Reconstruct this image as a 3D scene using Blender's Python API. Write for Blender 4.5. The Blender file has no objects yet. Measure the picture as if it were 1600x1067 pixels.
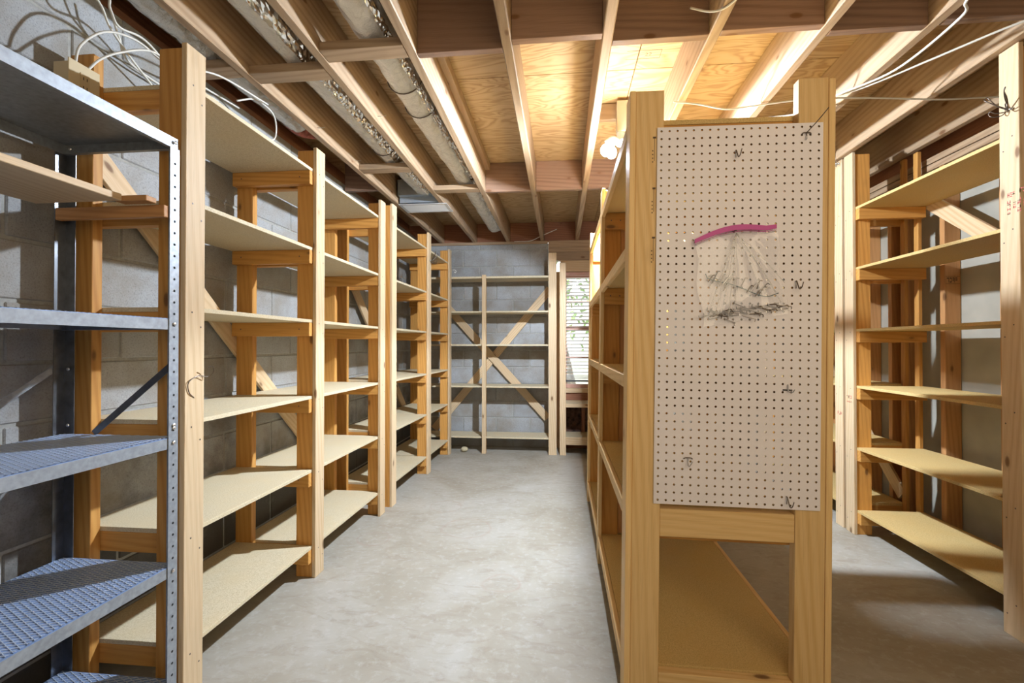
import bpy, bmesh, math, random
from mathutils import Vector, Matrix, noise as mnoise
random.seed(7)
S = bpy.context.scene
COL = S.collection
PI = math.pi

# ------------------------------------------------------------------ camera, light, exposure
cd = bpy.data.cameras.new('camera'); cam = bpy.data.objects.new('camera', cd); COL.objects.link(cam)
cd.sensor_width = 36; cd.lens = 745 / 1600 * 36; cd.clip_start = .05; cd.clip_end = 200
cam.location = (0, 0, 1.2)
cam.rotation_euler = (math.radians(90 + .5), 0, math.atan(77 / 745))
S.camera = cam
S.view_settings.view_transform = 'Standard'; S.view_settings.look = 'None'
S.view_settings.gamma = 1; S.view_settings.use_curve_mapping = False
S.view_settings.exposure = 0.15

LAMP = (.262, 2.81, 2.27)
LAMP_R = (1.235, 1.1, 2.36)

w = bpy.data.worlds.new('world'); S.world = w; w.use_nodes = True
wn = w.node_tree; wn.nodes.clear()
wo = wn.nodes.new('ShaderNodeOutputWorld'); bg = wn.nodes.new('ShaderNodeBackground')
tc = wn.nodes.new('ShaderNodeTexCoord'); sp = wn.nodes.new('ShaderNodeSeparateXYZ'); cr = wn.nodes.new('ShaderNodeValToRGB')
wn.links.new(tc.outputs['Generated'], sp.inputs[0]); wn.links.new(sp.outputs['Z'], cr.inputs[0])
cr.color_ramp.elements[0].color = (.95, .93, .9, 1); cr.color_ramp.elements[0].position = 0
cr.color_ramp.elements[1].color = (.80, .88, 1, 1); cr.color_ramp.elements[1].position = .6
wn.links.new(cr.outputs[0], bg.inputs[0]); wn.links.new(bg.outputs[0], wo.inputs[0])
bg.inputs[1].default_value = 1.7

def light(name, kind, loc, energy, color, rot=None, **kw):
    l = bpy.data.lights.new(name, kind); l.energy = energy; l.color = color
    for k, v in kw.items(): setattr(l, k, v)
    o = bpy.data.objects.new(name, l); COL.objects.link(o); o.location = loc
    if rot: o.rotation_euler = rot
    return o
light('sun', 'SUN', (0, -6, 10), 5.0, (1, .96, .88), (math.radians(38), 0, math.radians(12)), angle=.01)
light('lamp_light', 'POINT', LAMP, 22, (.88, .93, 1), shadow_soft_size=.035)
for tl_ in (-27, 27):
    light('lamp_flood', 'SPOT', (.238, 2.81, 2.27), 195, (.76, .87, 1), (0, math.radians(tl_), 0), shadow_soft_size=.035, spot_size=math.radians(172), spot_blend=.1)
light('rear_fill_light', 'AREA', (.75, -.55, 1.8), 25, (1, .80, .53), (math.radians(84), 0, math.radians(8)), shape='RECTANGLE', size=2.2, size_y=1.5)  # warm fill added out of view behind the camera, not a lamp of the room

# ------------------------------------------------------------------ materials
def rgb(c): return (c[0], c[1], c[2], 1)
def newmat(name):
    m = bpy.data.materials.new(name); m.use_nodes = True
    nt = m.node_tree; b = nt.nodes['Principled BSDF']
    return m, nt, b
def ramp(nt, stops, src=None):
    r = nt.nodes.new('ShaderNodeValToRGB'); e = r.color_ramp.elements
    while len(e) < len(stops): e.new(.5)
    for i, (p, c) in enumerate(stops): e[i].position = p; e[i].color = rgb(c)
    if src: nt.links.new(src, r.inputs[0])
    return r.outputs[0]
def mixc(nt, a, b, fac, mode='MIX'):
    n = nt.nodes.new('ShaderNodeMix'); n.data_type = 'RGBA'; n.blend_type = mode
    for s, i in ((fac, 0), (a, 6), (b, 7)):
        if hasattr(s, 'default_value'): nt.links.new(s, n.inputs[i])
        else: n.inputs[i].default_value = s if i == 0 else rgb(s)
    return n.outputs[2]
def noise(nt, vec, scale, detail=3, rough=.5, dist=0):
    n = nt.nodes.new('ShaderNodeTexNoise'); n.inputs['Scale'].default_value = scale
    n.inputs['Detail'].default_value = detail; n.inputs['Roughness'].default_value = rough
    n.inputs['Distortion'].default_value = dist
    if vec: nt.links.new(vec, n.inputs['Vector'])
    return n.outputs['Fac']
def mapping(nt, vec, scale=(1, 1, 1), loc=(0, 0, 0)):
    n = nt.nodes.new('ShaderNodeMapping'); n.inputs['Scale'].default_value = scale; n.inputs['Location'].default_value = loc
    nt.links.new(vec, n.inputs['Vector']); return n.outputs[0]
def objvec(nt, rnd=True):
    t = nt.nodes.new('ShaderNodeTexCoord'); v = t.outputs['Object']
    if not rnd: return v, None
    oi = nt.nodes.new('ShaderNodeObjectInfo')
    mu = nt.nodes.new('ShaderNodeVectorMath'); mu.operation = 'MULTIPLY_ADD'
    cb = nt.nodes.new('ShaderNodeCombineXYZ')
    for i in range(3): nt.links.new(oi.outputs['Random'], cb.inputs[i])
    nt.links.new(cb.outputs[0], mu.inputs[0]); mu.inputs[1].default_value = (13.7, 31.3, 47.9)
    nt.links.new(v, mu.inputs[2])
    return mu.outputs[0], oi.outputs['Random']
def math_(nt, op, a, b=None):
    n = nt.nodes.new('ShaderNodeMath'); n.operation = op
    for i, s in enumerate((a, b)):
        if s is None: continue
        if hasattr(s, 'default_value'): nt.links.new(s, n.inputs[i])
        else: n.inputs[i].default_value = s
    return n.outputs[0]
def bump(nt, b, h, strength=.2, dist=.002):
    n = nt.nodes.new('ShaderNodeBump'); n.inputs['Strength'].default_value = strength; n.inputs['Distance'].default_value = dist
    nt.links.new(h, n.inputs['Height']); nt.links.new(n.outputs[0], b.inputs['Normal'])

def wood(name, axis, light_, dark, knot=(.16, .07, .025), tone=.22, rough=.55, ringscale=24, knots=True, calm=.35):
    m, nt, b = newmat(name)
    v, r = objvec(nt)
    st = [1, 1, 1]; st[axis] = .07
    vm = mapping(nt, v, st)
    # growth rings cut by the board: bands in distorted distance field
    wv = nt.nodes.new('ShaderNodeTexWave'); wv.wave_type = 'BANDS'; wv.bands_direction = 'DIAGONAL'
    wv.inputs['Scale'].default_value = ringscale; wv.inputs['Distortion'].default_value = 7
    wv.inputs['Detail'].default_value = 2; wv.inputs['Detail Scale'].default_value = .45; wv.inputs['Detail Roughness'].default_value = .45
    nt.links.new(vm, wv.inputs['Vector'])
    st2 = [1, 1, 1]; st2[axis] = .02
    fib = noise(nt, mapping(nt, v, st2), 420, 2, .6)
    c = ramp(nt, [(0, dark), (.35, [a * .55 + d * .45 for a, d in zip(light_, dark)]), (.8, light_)], wv.outputs['Fac'])
    big = noise(nt, mapping(nt, v, st), 9, 2)
    c = mixc(nt, c, light_, ramp(nt, [(.35, (calm,) * 3), (.65, (.85,) * 3)], big))
    c = mixc(nt, c, [x * .72 for x in dark], ramp(nt, [(.5, (0,) * 3), (.75, (.35,) * 3)], fib))
    if knots:
        s3 = [8, 8, 8]; s3[axis] = 3.6
        vo = nt.nodes.new('ShaderNodeTexVoronoi'); vo.inputs['Scale'].default_value = 1
        nt.links.new(mapping(nt, v, s3), vo.inputs['Vector'])
        c = mixc(nt, c, knot, ramp(nt, [(0, (.95,) * 3), (.07, (.8,) * 3), (.105, (.15,) * 3), (.19, (0,) * 3)], vo.outputs['Distance']))
    # board to board tone
    br = nt.nodes.new('ShaderNodeHueSaturation'); nt.links.new(c, br.inputs['Color'])
    nt.links.new(math_(nt, 'ADD', math_(nt, 'MULTIPLY', r, tone), 1 - tone * .5), br.inputs['Value'])
    nt.links.new(br.outputs[0], b.inputs['Base Color'])
    b.inputs['Roughness'].default_value = rough
    b.inputs['Specular IOR Level'].default_value = .3
    bump(nt, b, fib, .12, .001)
    return m
WOOD = {}
def W(kind, axis):
    k = (kind, axis)
    if k not in WOOD:
        if kind == 'pine': WOOD[k] = wood('pine_%d' % axis, axis, (.70, .53, .335), (.56, .37, .19))
        elif kind == 'upright': WOOD[k] = wood('upright_pine_%d' % axis, axis, (.64, .325, .085), (.46, .19, .04))
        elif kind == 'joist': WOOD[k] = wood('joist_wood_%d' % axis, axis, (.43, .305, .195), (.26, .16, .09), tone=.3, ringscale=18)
        elif kind == 'stud': WOOD[k] = wood('stud_wood_%d' % axis, axis, (.58, .30, .12), (.42, .19, .07), tone=.3)
        elif kind == 'golden': WOOD[k] = wood('golden_pine_%d' % axis, axis, (.80, .56, .27), (.66, .40, .15))
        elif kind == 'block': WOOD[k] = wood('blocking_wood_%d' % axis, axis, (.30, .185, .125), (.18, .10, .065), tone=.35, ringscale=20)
        elif kind == 'old': WOOD[k] = wood('old_wood_%d' % axis, axis, (.36, .16, .09), (.22, .09, .05), tone=.3)
    return WOOD[k]

def m_particle(g_=None):
    m, nt, b = newmat('particle_board'); v, r = objvec(nt)
    a = noise(nt, v, 260, 2, .7); g = noise(nt, v, 7, 3)
    c = ramp(nt, [(.3, (.46, .37, .22)), (.5, (.64, .55, .38)), (.72, (.74, .66, .50))], a)
    c = mixc(nt, c, (.64, .52, .32), ramp(nt, [(.4, (0,) * 3), (.7, (.5,) * 3)], g))
    if g_: c = mixc(nt, c, g_, 1.0, 'MULTIPLY')
    nt.links.new(c, b.inputs['Base Color']); b.inputs['Roughness'].default_value = .6; b.inputs['Specular IOR Level'].default_value = .25
    bump(nt, b, a, .1, .001); return m
PART = m_particle(); PARTG = m_particle((1.0, .84, .52))

def m_ply():
    m, nt, b = newmat('plywood'); v, r = objvec(nt)
    vm = mapping(nt, v, (.35, 1.3, 1))
    n1 = noise(nt, vm, 3.2, 3, .5, .6)
    s = math_(nt, 'SINE', math_(nt, 'MULTIPLY', n1, 120))
    vm2 = mapping(nt, v, (.06, 1, 1)); f = noise(nt, vm2, 160, 2)
    c = ramp(nt, [(0, (.62, .45, .25)), (.55, (.56, .39, .20)), (1, (.38, .22, .10))], math_(nt, 'ADD', math_(nt, 'MULTIPLY', s, .5), .5))
    c = mixc(nt, c, (.58, .41, .22), ramp(nt, [(.3, (.1,) * 3), (.7, (.6,) * 3)], f))
    vo = nt.nodes.new('ShaderNodeTexVoronoi'); vo.inputs['Scale'].default_value = 1
    nt.links.new(mapping(nt, v, (1.6, 3.6, 1)), vo.inputs['Vector'])
    c = mixc(nt, c, (.2, .09, .04), ramp(nt, [(0, (.9,) * 3), (.045, (.6,) * 3), (.09, (0,) * 3)], vo.outputs['Distance']))
    nt.links.new(c, b.inputs['Base Color']); b.inputs['Roughness'].default_value = .6; return m
PLY = m_ply()

def m_block(damp=True):
    m, nt, b = newmat('painted_block'); v, r = objvec(nt)
    g = nt.nodes.new('ShaderNodeNewGeometry')
    pore = noise(nt, v, 170, 3, .65); shade_blot = noise(nt, g.outputs['Position'], 3.2, 4, .6)
    c = ramp(nt, [(.3, (.24, .25, .26)), (.45, (.37, .385, .405)), (.7, (.43, .45, .475))], pore)
    c = mixc(nt, c, (.24, .205, .15), ramp(nt, [(.38, (.05,) * 3), (.66, (.75,) * 3)], shade_blot))  # blotches mix the brown of the wall's shade into the colour
    # damp staining that climbs from the floor
    sp_ = nt.nodes.new('ShaderNodeSeparateXYZ'); nt.links.new(g.outputs['Position'], sp_.inputs[0])
    if damp:
     st = math_(nt, 'SUBTRACT', math_(nt, 'MULTIPLY', noise(nt, g.outputs['Position'], 2.3, 5, .7), 1.5), sp_.outputs['Z'])
     c = mixc(nt, c, (.045, .04, .035), ramp(nt, [(.0, (0,) * 3), (.42, (.85,) * 3)], st))
    br = nt.nodes.new('ShaderNodeHueSaturation'); nt.links.new(c, br.inputs['Color'])
    nt.links.new(math_(nt, 'ADD', math_(nt, 'MULTIPLY', r, .2), .9), br.inputs['Value'])
    nt.links.new(br.outputs[0], b.inputs['Base Color']); b.inputs['Roughness'].default_value = .8
    bump(nt, b, pore, .5, .003); return m
BLOCK = m_block(); BLOCKB = m_block(False)
def m_simple(name, c, rough=.5, metal=0, nscale=0, namp=.15, bmp=0, rnd=True):
    m, nt, b = newmat(name)
    if nscale:
        v, r = objvec(nt, rnd); n = noise(nt, v, nscale, 3)
        c2 = ramp(nt, [(.3, [x * (1 - namp) for x in c]), (.7, [min(1, x * (1 + namp)) for x in c])], n)
        nt.links.new(c2, b.inputs['Base Color'])
        if bmp: bump(nt, b, n, bmp, .003)
    else: b.inputs['Base Color'].default_value = rgb(c)
    b.inputs['Roughness'].default_value = rough; b.inputs['Metallic'].default_value = metal
    return m
MORTAR = m_simple('mortar', (.36, .36, .34), .9, 0, 60)
def m_floor():
    m, nt, b = newmat('concrete_floor'); g = nt.nodes.new('ShaderNodeNewGeometry'); P = g.outputs['Position']
    a = noise(nt, P, 1.7, 5, .6, .8); f = noise(nt, P, 26, 5, .65); h = noise(nt, mapping(nt, P, (1, 2.2, 1)), 5, 5, .7, 1.5)
    c = ramp(nt, [(.3, (.31, .275, .215)), (.5, (.375, .345, .29)), (.7, (.43, .41, .37))], a)
    c = mixc(nt, c, (.28, .235, .18), ramp(nt, [(.5, (0,) * 3), (.68, (.55,) * 3)], h))
    c = mixc(nt, c, (.50, .49, .475), ramp(nt, [(.52, (0,) * 3), (.72, (.5,) * 3)], f))
    sm = noise(nt, P, 6.5, 2, .5)
    c = mixc(nt, c, (.16, .14, .12), ramp(nt, [(.73, (0,) * 3), (.80, (.6,) * 3)], sm))
    wob = nt.nodes.new('ShaderNodeVectorMath'); wob.operation = 'MULTIPLY_ADD'; nz = nt.nodes.new('ShaderNodeTexNoise'); nz.inputs['Scale'].default_value = 7
    nt.links.new(P, nz.inputs['Vector']); nt.links.new(nz.outputs['Color'], wob.inputs[0]); wob.inputs[1].default_value = (.06, .06, 0); nt.links.new(P, wob.inputs[2])
    for (rx, ry, rr) in ((-1.16, 2.87, .10), (-.86, 3.50, .12), (-.52, 4.25, .14), (-.3, 2.4, .09), (-.62, 3.1, .16)):
        ds = nt.nodes.new('ShaderNodeVectorMath'); ds.operation = 'DISTANCE'; nt.links.new(wob.outputs[0], ds.inputs[0]); ds.inputs[1].default_value = (rx + .03, ry + .03, 0)
        dd = math_(nt, 'ABSOLUTE', math_(nt, 'SUBTRACT', ds.outputs['Value'], rr))
        c = mixc(nt, c, (.36, .27, .22), math_(nt, 'MULTIPLY', ramp(nt, [(0, (.75,) * 3), (.012, (0,) * 3)], dd), noise(nt, P, 9, 2)))
    nt.links.new(c, b.inputs['Base Color']); b.inputs['Roughness'].default_value = .55
    b.inputs['Specular IOR Level'].default_value = .3
    bump(nt, b, f, .15, .003); return m
FLOOR = m_floor()
def m_foil():
    m, nt, b = newmat('foil_wrap'); v, r = objvec(nt)
    vo = nt.nodes.new('ShaderNodeTexVoronoi'); vo.inputs['Scale'].default_value = 26
    nt.links.new(mapping(nt, v, (1, .6, 1)), vo.inputs['Vector'])
    n = noise(nt, v, 40, 4, .7, 1)
    b.inputs['Base Color'].default_value = (.92, .90, .86, 1); b.inputs['Metallic'].default_value = .28; b.inputs['Roughness'].default_value = .2
    bump(nt, b, math_(nt, 'ADD', vo.outputs['Distance'], n), .7, .012); return m
FOIL = m_foil()
GALV = m_simple('galvanised_steel', (.33, .36, .40), .5, .5, 60, .15)
DARKGALV = m_simple('dark_steel', (.16, .17, .19), .35, .8, 30, .2)
STEEL = m_simple('bright_wire', (.55, .55, .56), .3, .95)
DWIRE = m_simple('dark_wire', (.16, .13, .11), .4, .8)
HOLE = m_simple('bolt_hole', (.01, .01, .01), .9)
BOLT = m_simple('bolt_head', (.7, .7, .72), .3, .9)
CABLE = m_simple('white_cable_sheath', (.72, .70, .64), .5)
PEG = m_simple('pegboard_white', (.84, .81, .87), .45, 0, 3, .04)
PEGB = m_simple('pegboard_back', (.2, .13, .08), .8)
DRY = m_simple('drywall_back_paper', (.40, .38, .32), .85, 0, 5, .12)
PLATE = m_simple('ivory_outlet', (.62, .50, .30), .4)
INS = m_simple('dark_insulation', (.10, .055, .04), .9, 0, 22, .7, .6)
REDINS = m_simple('torn_pink_insulation', (.45, .14, .10), .9, 0, 40, .4)
WHITE = m_simple('white_paint', (.8, .8, .78), .5)
SASH = m_simple('reddish_sash', (.62, .36, .28), .5, 0, 12, .1)
INKR = m_simple('red_stamp_ink', (.60, .10, .10), .7)
INKK = m_simple('black_stamp_ink', (.12, .07, .04), .7)
PINK = m_simple('magenta_zipper', (.50, .03, .30), .35)
NAIL = m_simple('nail_head', (.12, .10, .09), .5, .6)
VENT = m_simple('white_register', (.78, .80, .82), .4, .2)
def m_emit(name, c, s):
    m = bpy.data.materials.new(name); m.use_nodes = True; nt = m.node_tree; nt.nodes.clear()
    o = nt.nodes.new('ShaderNodeOutputMaterial'); e = nt.nodes.new('ShaderNodeEmission')
    e.inputs[0].default_value = rgb(c); e.inputs[1].default_value = s; nt.links.new(e.outputs[0], o.inputs[0]); return m
BULB = m_emit('lit_bulb', (.9, .95, 1), 30)
def m_clear(name, tint, gloss, rough, frost=0.0):
    m = bpy.data.materials.new(name); m.use_nodes = True; nt = m.node_tree; nt.nodes.clear()
    o = nt.nodes.new('ShaderNodeOutputMaterial'); t = nt.nodes.new('ShaderNodeBsdfTransparent'); g = nt.nodes.new('ShaderNodeBsdfGlossy')
    t.inputs[0].default_value = rgb(tint); g.inputs['Roughness'].default_value = rough; x = nt.nodes.new('ShaderNodeMixShader'); x.inputs[0].default_value = gloss
    nt.links.new(t.outputs[0], x.inputs[1]); nt.links.new(g.outputs[0], x.inputs[2]); last = x.outputs[0]
    if frost:
        d = nt.nodes.new('ShaderNodeBsdfDiffuse'); d.inputs[0].default_value = (.8, .8, .8, 1); y = nt.nodes.new('ShaderNodeMixShader'); y.inputs[0].default_value = frost
        nt.links.new(last, y.inputs[1]); nt.links.new(d.outputs[0], y.inputs[2]); last = y.outputs[0]
    nt.links.new(last, o.inputs[0]); return m
GLASS = m_clear('window_glass', (.97, .98, .97), .05, .02)
BAG = m_clear('clear_plastic', (.97, .97, .98), .06, .04, .012)
BARK = m_simple('tree_bark', (.22, .19, .16), .9, 0, 14, .4)
LEAF = m_simple('leaf_green', (.28, .42, .18), .6, 0, 3, .35)
GRASS = m_simple('pale_ground', (.62, .62, .52), .9, 0, 2, .2)

# ------------------------------------------------------------------ helpers
def tag(o, label=None, cat=None, group=None, kind=None):
    if label: o['label'] = label
    if cat: o['category'] = cat
    if group: o['group'] = group
    if kind: o['kind'] = kind
    return o
def link(name, me, parent=None, loc=(0, 0, 0), rot=(0, 0, 0)):
    o = bpy.data.objects.new(name, me); COL.objects.link(o)
    o.location = loc; o.rotation_euler = rot
    if parent is not None: o.parent = parent
    return o
def empty(name, loc=(0, 0, 0), rot=(0, 0, 0), parent=None):
    return link(name, None, parent, loc, rot)
CACHE = {}
def boxmesh(dx, dy, dz, mat, bev=.0018):
    key = (round(dx, 4), round(dy, 4), round(dz, 4), mat.name, bev)
    if key in CACHE: return CACHE[key]
    me = bpy.data.meshes.new('box'); bm = bmesh.new()
    bmesh.ops.create_cube(bm, size=1); bmesh.ops.scale(bm, vec=(dx, dy, dz), verts=bm.verts)
    bb = min(bev, min(dx, dy, dz) * .25)
    if bev: bmesh.ops.bevel(bm, geom=bm.edges[:], offset=bb, segments=1, affect='EDGES')
    bm.to_mesh(me); bm.free(); me.materials.append(mat); CACHE[key] = me
    return me
def box(name, parent, a, b, mat, bev=.0018, org=None):
    """axis aligned box between corners a and b (world coords); org = parent's origin"""
    d = [abs(q - p) for p, q in zip(a, b)]; c = [(p + q) / 2 for p, q in zip(a, b)]
    if isinstance(mat, str): mat = W(mat, d.index(max(d)))
    o = org if org else ((0, 0, 0) if parent is None else parent.location)
    return link(name, boxmesh(*d, mat, bev), parent, [x - y for x, y in zip(c, o)])
def plank(name, parent, p, q, wdt, thk, mat, normal, org=None):
    """board from p to q; wide side perpendicular to 'normal'"""
    p = Vector(p); q = Vector(q); ax = (q - p); L = ax.length; z = ax.normalized(); n = Vector(normal).normalized()
    x = n; y = z.cross(x).normalized(); x = y.cross(z)
    M = Matrix((x, y, z)).transposed().to_4x4()
    if isinstance(mat, str): mat = W(mat, 2)
    o = link(name, boxmesh(thk, wdt, L, mat), parent)
    oo = Vector(org if org else ((0, 0, 0) if parent is None else parent.location))
    M.translation = (p + q) / 2 - oo
    o.matrix_local = M; return o
def mesh(name, vs, fs, mat, parent=None, loc=(0, 0, 0), smooth=False):
    me = bpy.data.meshes.new(name); me.from_pydata([tuple(v) for v in vs], [], fs); me.update()
    mats = mat if isinstance(mat, (list, tuple)) else [mat]
    for m in mats: me.materials.append(m)
    if smooth:
        for p in me.polygons: p.use_smooth = True
    return link(name, me, parent, loc)
def spline(pts, n=8):
    P = [Vector(p) for p in pts]
    if len(P) < 3: return P
    P = [P[0] * 2 - P[1]] + P + [P[-1] * 2 - P[-2]]; out = []
    for i in range(1, len(P) - 2):
        for k in range(n):
            t = k / n; a, b, c, d = P[i - 1:i + 3]
            out.append(.5 * ((2 * b) + (c - a) * t + (2 * a - 5 * b + 4 * c - d) * t * t + (3 * b - a - 3 * c + d) * t ** 3))
    out.append(P[-2]); return out
def tubegeo(pts, r, seg=8, vs=None, fs=None):
    vs = [] if vs is None else vs; fs = [] if fs is None else fs
    P = [Vector(p) for p in pts]; base = len(vs); prev = None
    for i, p in enumerate(P):
        t = (P[min(i + 1, len(P) - 1)] - P[max(i - 1, 0)])
        t = t.normalized() if t.length > 1e-9 else Vector((0, 0, 1))
        u = prev if prev else (Vector((0, 0, 1)) if abs(t.z) < .9 else Vector((1, 0, 0)))
        u = (u - t * u.dot(t)).normalized(); prev = u; v = t.cross(u)
        rr = r(i / (len(P) - 1)) if callable(r) else r
        for k in range(seg):
            a = 2 * PI * k / seg; vs.append(p + (u * math.cos(a) + v * math.sin(a)) * rr)
    for i in range(len(P) - 1):
        for k in range(seg):
            a = base + i * seg + k; b_ = base + i * seg + (k + 1) % seg
            fs.append((a, b_, b_ + seg, a + seg))
    fs.append(tuple(base + k for k in range(seg))[::-1]); fs.append(tuple(base + (len(P) - 1) * seg + k for k in range(seg)))
    return vs, fs
def tube(name, pts, r, mat, parent=None, seg=8, n=8, loc=None):
    vs, fs = tubegeo(spline(pts, n) if n else pts, r, seg)
    o = Vector(loc) if loc else Vector((0, 0, 0))
    return mesh(name, [v - o for v in vs], fs, mat, parent, o if parent is None else (0, 0, 0), True)
def multibox(name, boxes, mat, parent=None, org=(0, 0, 0)):
    vs = []; fs = []
    for a, b in boxes:
        i = len(vs)
        for x in (a[0], b[0]):
            for y in (a[1], b[1]):
                for z in (a[2], b[2]): vs.append((x - org[0], y - org[1], z - org[2]))
        fs += [tuple(i + k for k in f) for f in ((0, 1, 3, 2), (4, 6, 7, 5), (0, 4, 5, 1), (2, 3, 7, 6), (0, 2, 6, 4), (1, 5, 7, 3))]
    return mesh(name, vs, fs, mat, parent)

# ------------------------------------------------------------------ setting: floor, walls
XL, YB, XR = -1.75, 5.64, 2.392
JB, JT = 2.44, 2.675
fl = box('floor', None, (-2.0, -3.2, -.12), (2.8, 6.0, 0), FLOOR, 0); tag(fl, kind='structure', label='bare concrete slab with pale scuffs and stains')

def blockwall(name, axis, face, a0, a1, z1, phase, hole=None):
    back = .2
    if axis == 'x': wl = box(name, None, (face - back, a0, 0), (face - .006, a1, z1), MORTAR, 0)
    else: wl = box(name, None, (a0, face + .006, 0), (a1, face + back, z1), MORTAR, 0)
    tag(wl, kind='structure', label='grey concrete block wall with raked joints')
    row = 0; z = -.055
    while z < z1 - .01:
        zb = max(z + .006, 0.0); zt = min(z + .2 - .006, z1)
        p = a0 - .4 + ((phase + (.2 if row % 2 else 0)) - a0) % .4
        while p < a1:
            q0 = max(p + .006, a0); q1 = min(p + .394, a1)
            if q1 - q0 > .03 and zt - zb > .02:
                if axis == 'x': box('concrete_block', wl, (face - .03, q0, zb), (face, q1, zt), BLOCK, .004)
                else: box('concrete_block', wl, (q0, face, zb), (q1, face + .03, zt), BLOCKB, .004)
            p += .4
        z += .2; row += 1
    return wl
blockwall('wall_left', 'x', XL, -1.0, YB, 2.51, .13)
wb0 = box('wall_rear', None, (XL - .2, -3.2, 0), (2.6, -3.0, JT), DRY, 0); tag(wb0, kind='structure', label='plain unseen rear wall added behind the camera to shut out sky light')  # rear and side walls added out of view to keep sky light out
wb1 = box('wall_side', None, (XL - .2, -3.0, 0), (XL - .012, -1.0, JT), MORTAR, 0); tag(wb1, kind='structure', label='unseen side wall added behind the camera to shut out sky light')
blockwall('wall_back', 'y', YB, XL, -.155, 2.405, -.97)

# framed part of the back wall, with the window opening
fb = empty('wall_framed', (-.155, YB, 0)); tag(fb, kind='structure', label='wood framed wall around the window')
WX0, WX1, WZ0, WZ1 = .02, .98, .70, 2.07
box('header_board', fb, (-.15, YB - .02, 2.205), (2.39, YB + .09, 2.30), 'joist')
box('header_board', fb, (-.15, YB - .016, 2.302), (2.39, YB + .09, 2.36), 'joist')
box('top_plate', fb, (-.15, YB - .01, 2.362), (2.39, YB + .09, 2.438), 'joist')
box('casing', fb, (WX0 - .03, YB - .005, WZ1), (WX1 + .05, YB + .1, 2.203), 'pine')
box('casing', fb, (WX0 - .16, YB, .0), (WX0 - .01, YB + .1, WZ1), 'pine')
box('casing', fb, (WX1 + .01, YB, .0), (WX1 + .1, YB + .1, WZ1), 'pine')
box('sill_board', fb, (WX0 - .009, YB - .03, WZ0 - .05), (WX1 + .009, YB + .1, WZ0), 'pine')
box('rough_sill', fb, (WX0 - .009, YB + .0, WZ0 - .14), (WX1 + .009, YB + .09, WZ0 - .052), 'old')
for x in (.02, .235, .62, .96): box('cripple_stud', fb, (x, YB + .002, .04), (x + .04, YB + .09, WZ0 - .142), 'old')
box('bottom_plate', fb, (-.13, YB + .002, 0), (2.39, YB + .09, .038), 'old')
box('insulation', fb, (-.13, YB + .06, .04), (1.0, YB + .088, WZ0 - .142), INS, 0)
for x in (1.1, 1.5, 1.9, 2.3): box('stud', fb, (x, YB, .04), (x + .038, YB + .089, 2.20), 'stud')
box('drywall', fb, (1.085, YB + .09, 0), (2.39, YB + .105, 2.2), DRY, 0)
box('sheathing', fb, (-.15, YB + .1, 0), (1.0, YB + .115, WZ0 - .05), INS, 0)

# window
win = empty('window_1', (WX0, YB + .06, WZ0)); tag(win, kind='structure', label='bright wood sash window with a white slatted blind')
def sash(x0, x1, z0, z1, y):
    s = .045
    for a, b in (((x0, y, z0), (x0 + s, y + .035, z1)), ((x1 - s, y, z0), (x1, y + .035, z1)),
                 ((x0 + s, y, z0), (x1 - s, y + .035, z0 + s)), ((x0 + s, y, z1 - s), (x1 - s, y + .035, z1))):
        box('sash_rail', win, a, b, SASH)
    nx = 3
    for i in range(1, nx):
        xx = x0 + (x1 - x0) * i / nx
        box('muntin', win, (xx - .008, y + .008, z0 + s), (xx + .008, y + .03, z1 - s), SASH, .001)
    zz = (z0 + z1) / 2
    box('muntin', win, (x0 + s, y + .009, zz - .008), (x1 - s, y + .029, zz + .008), SASH, .001)
    box('pane', win, (x0 + s, y + .015, z0 + s), (x1 - s, y + .018, z1 - s), GLASS, 0)
zm = 1.39
sash(WX0, WX1, zm, WZ1 - .01, YB + .10); sash(WX0, WX1, WZ0, zm + .03, YB + .065)
bl = empty('window_blind', (WX0, YB + .03, WZ1)); tag(bl, 'white slatted blind hanging inside the bright window', 'blind')
box('head_rail', bl, (WX0 + .01, YB + .012, WZ1 - .045), (WX1 - .01, YB + .055, WZ1 - .005), SASH)
n = 0; z = WZ1 - .075
while z > .86:
    box('slat', bl, (WX0 + .015, YB + .012, z - .0012), (WX1 - .015, YB + .055, z + .0012), WHITE, 0).rotation_euler = (math.radians(-11), 0, 0); z -= .041
z = .855
while z > .80:
    box('slat', bl, (WX0 + .015, YB + .012, z - .0012), (WX1 - .015, YB + .055, z + .0012), WHITE, 0); z -= .008
box('bottom_rail', bl, (WX0 + .015, YB + .012, .775), (WX1 - .015, YB + .055, .795), DARKGALV)
for x in (.12, .34, .66, .9):
    tube('ladder_cord', [(x - WX0, YB + .033 - (YB + .03), -.04), (x - WX0, YB + .033 - (YB + .03), .78 - WZ1)], .0012, SASH, bl, 5, 0)

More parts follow.
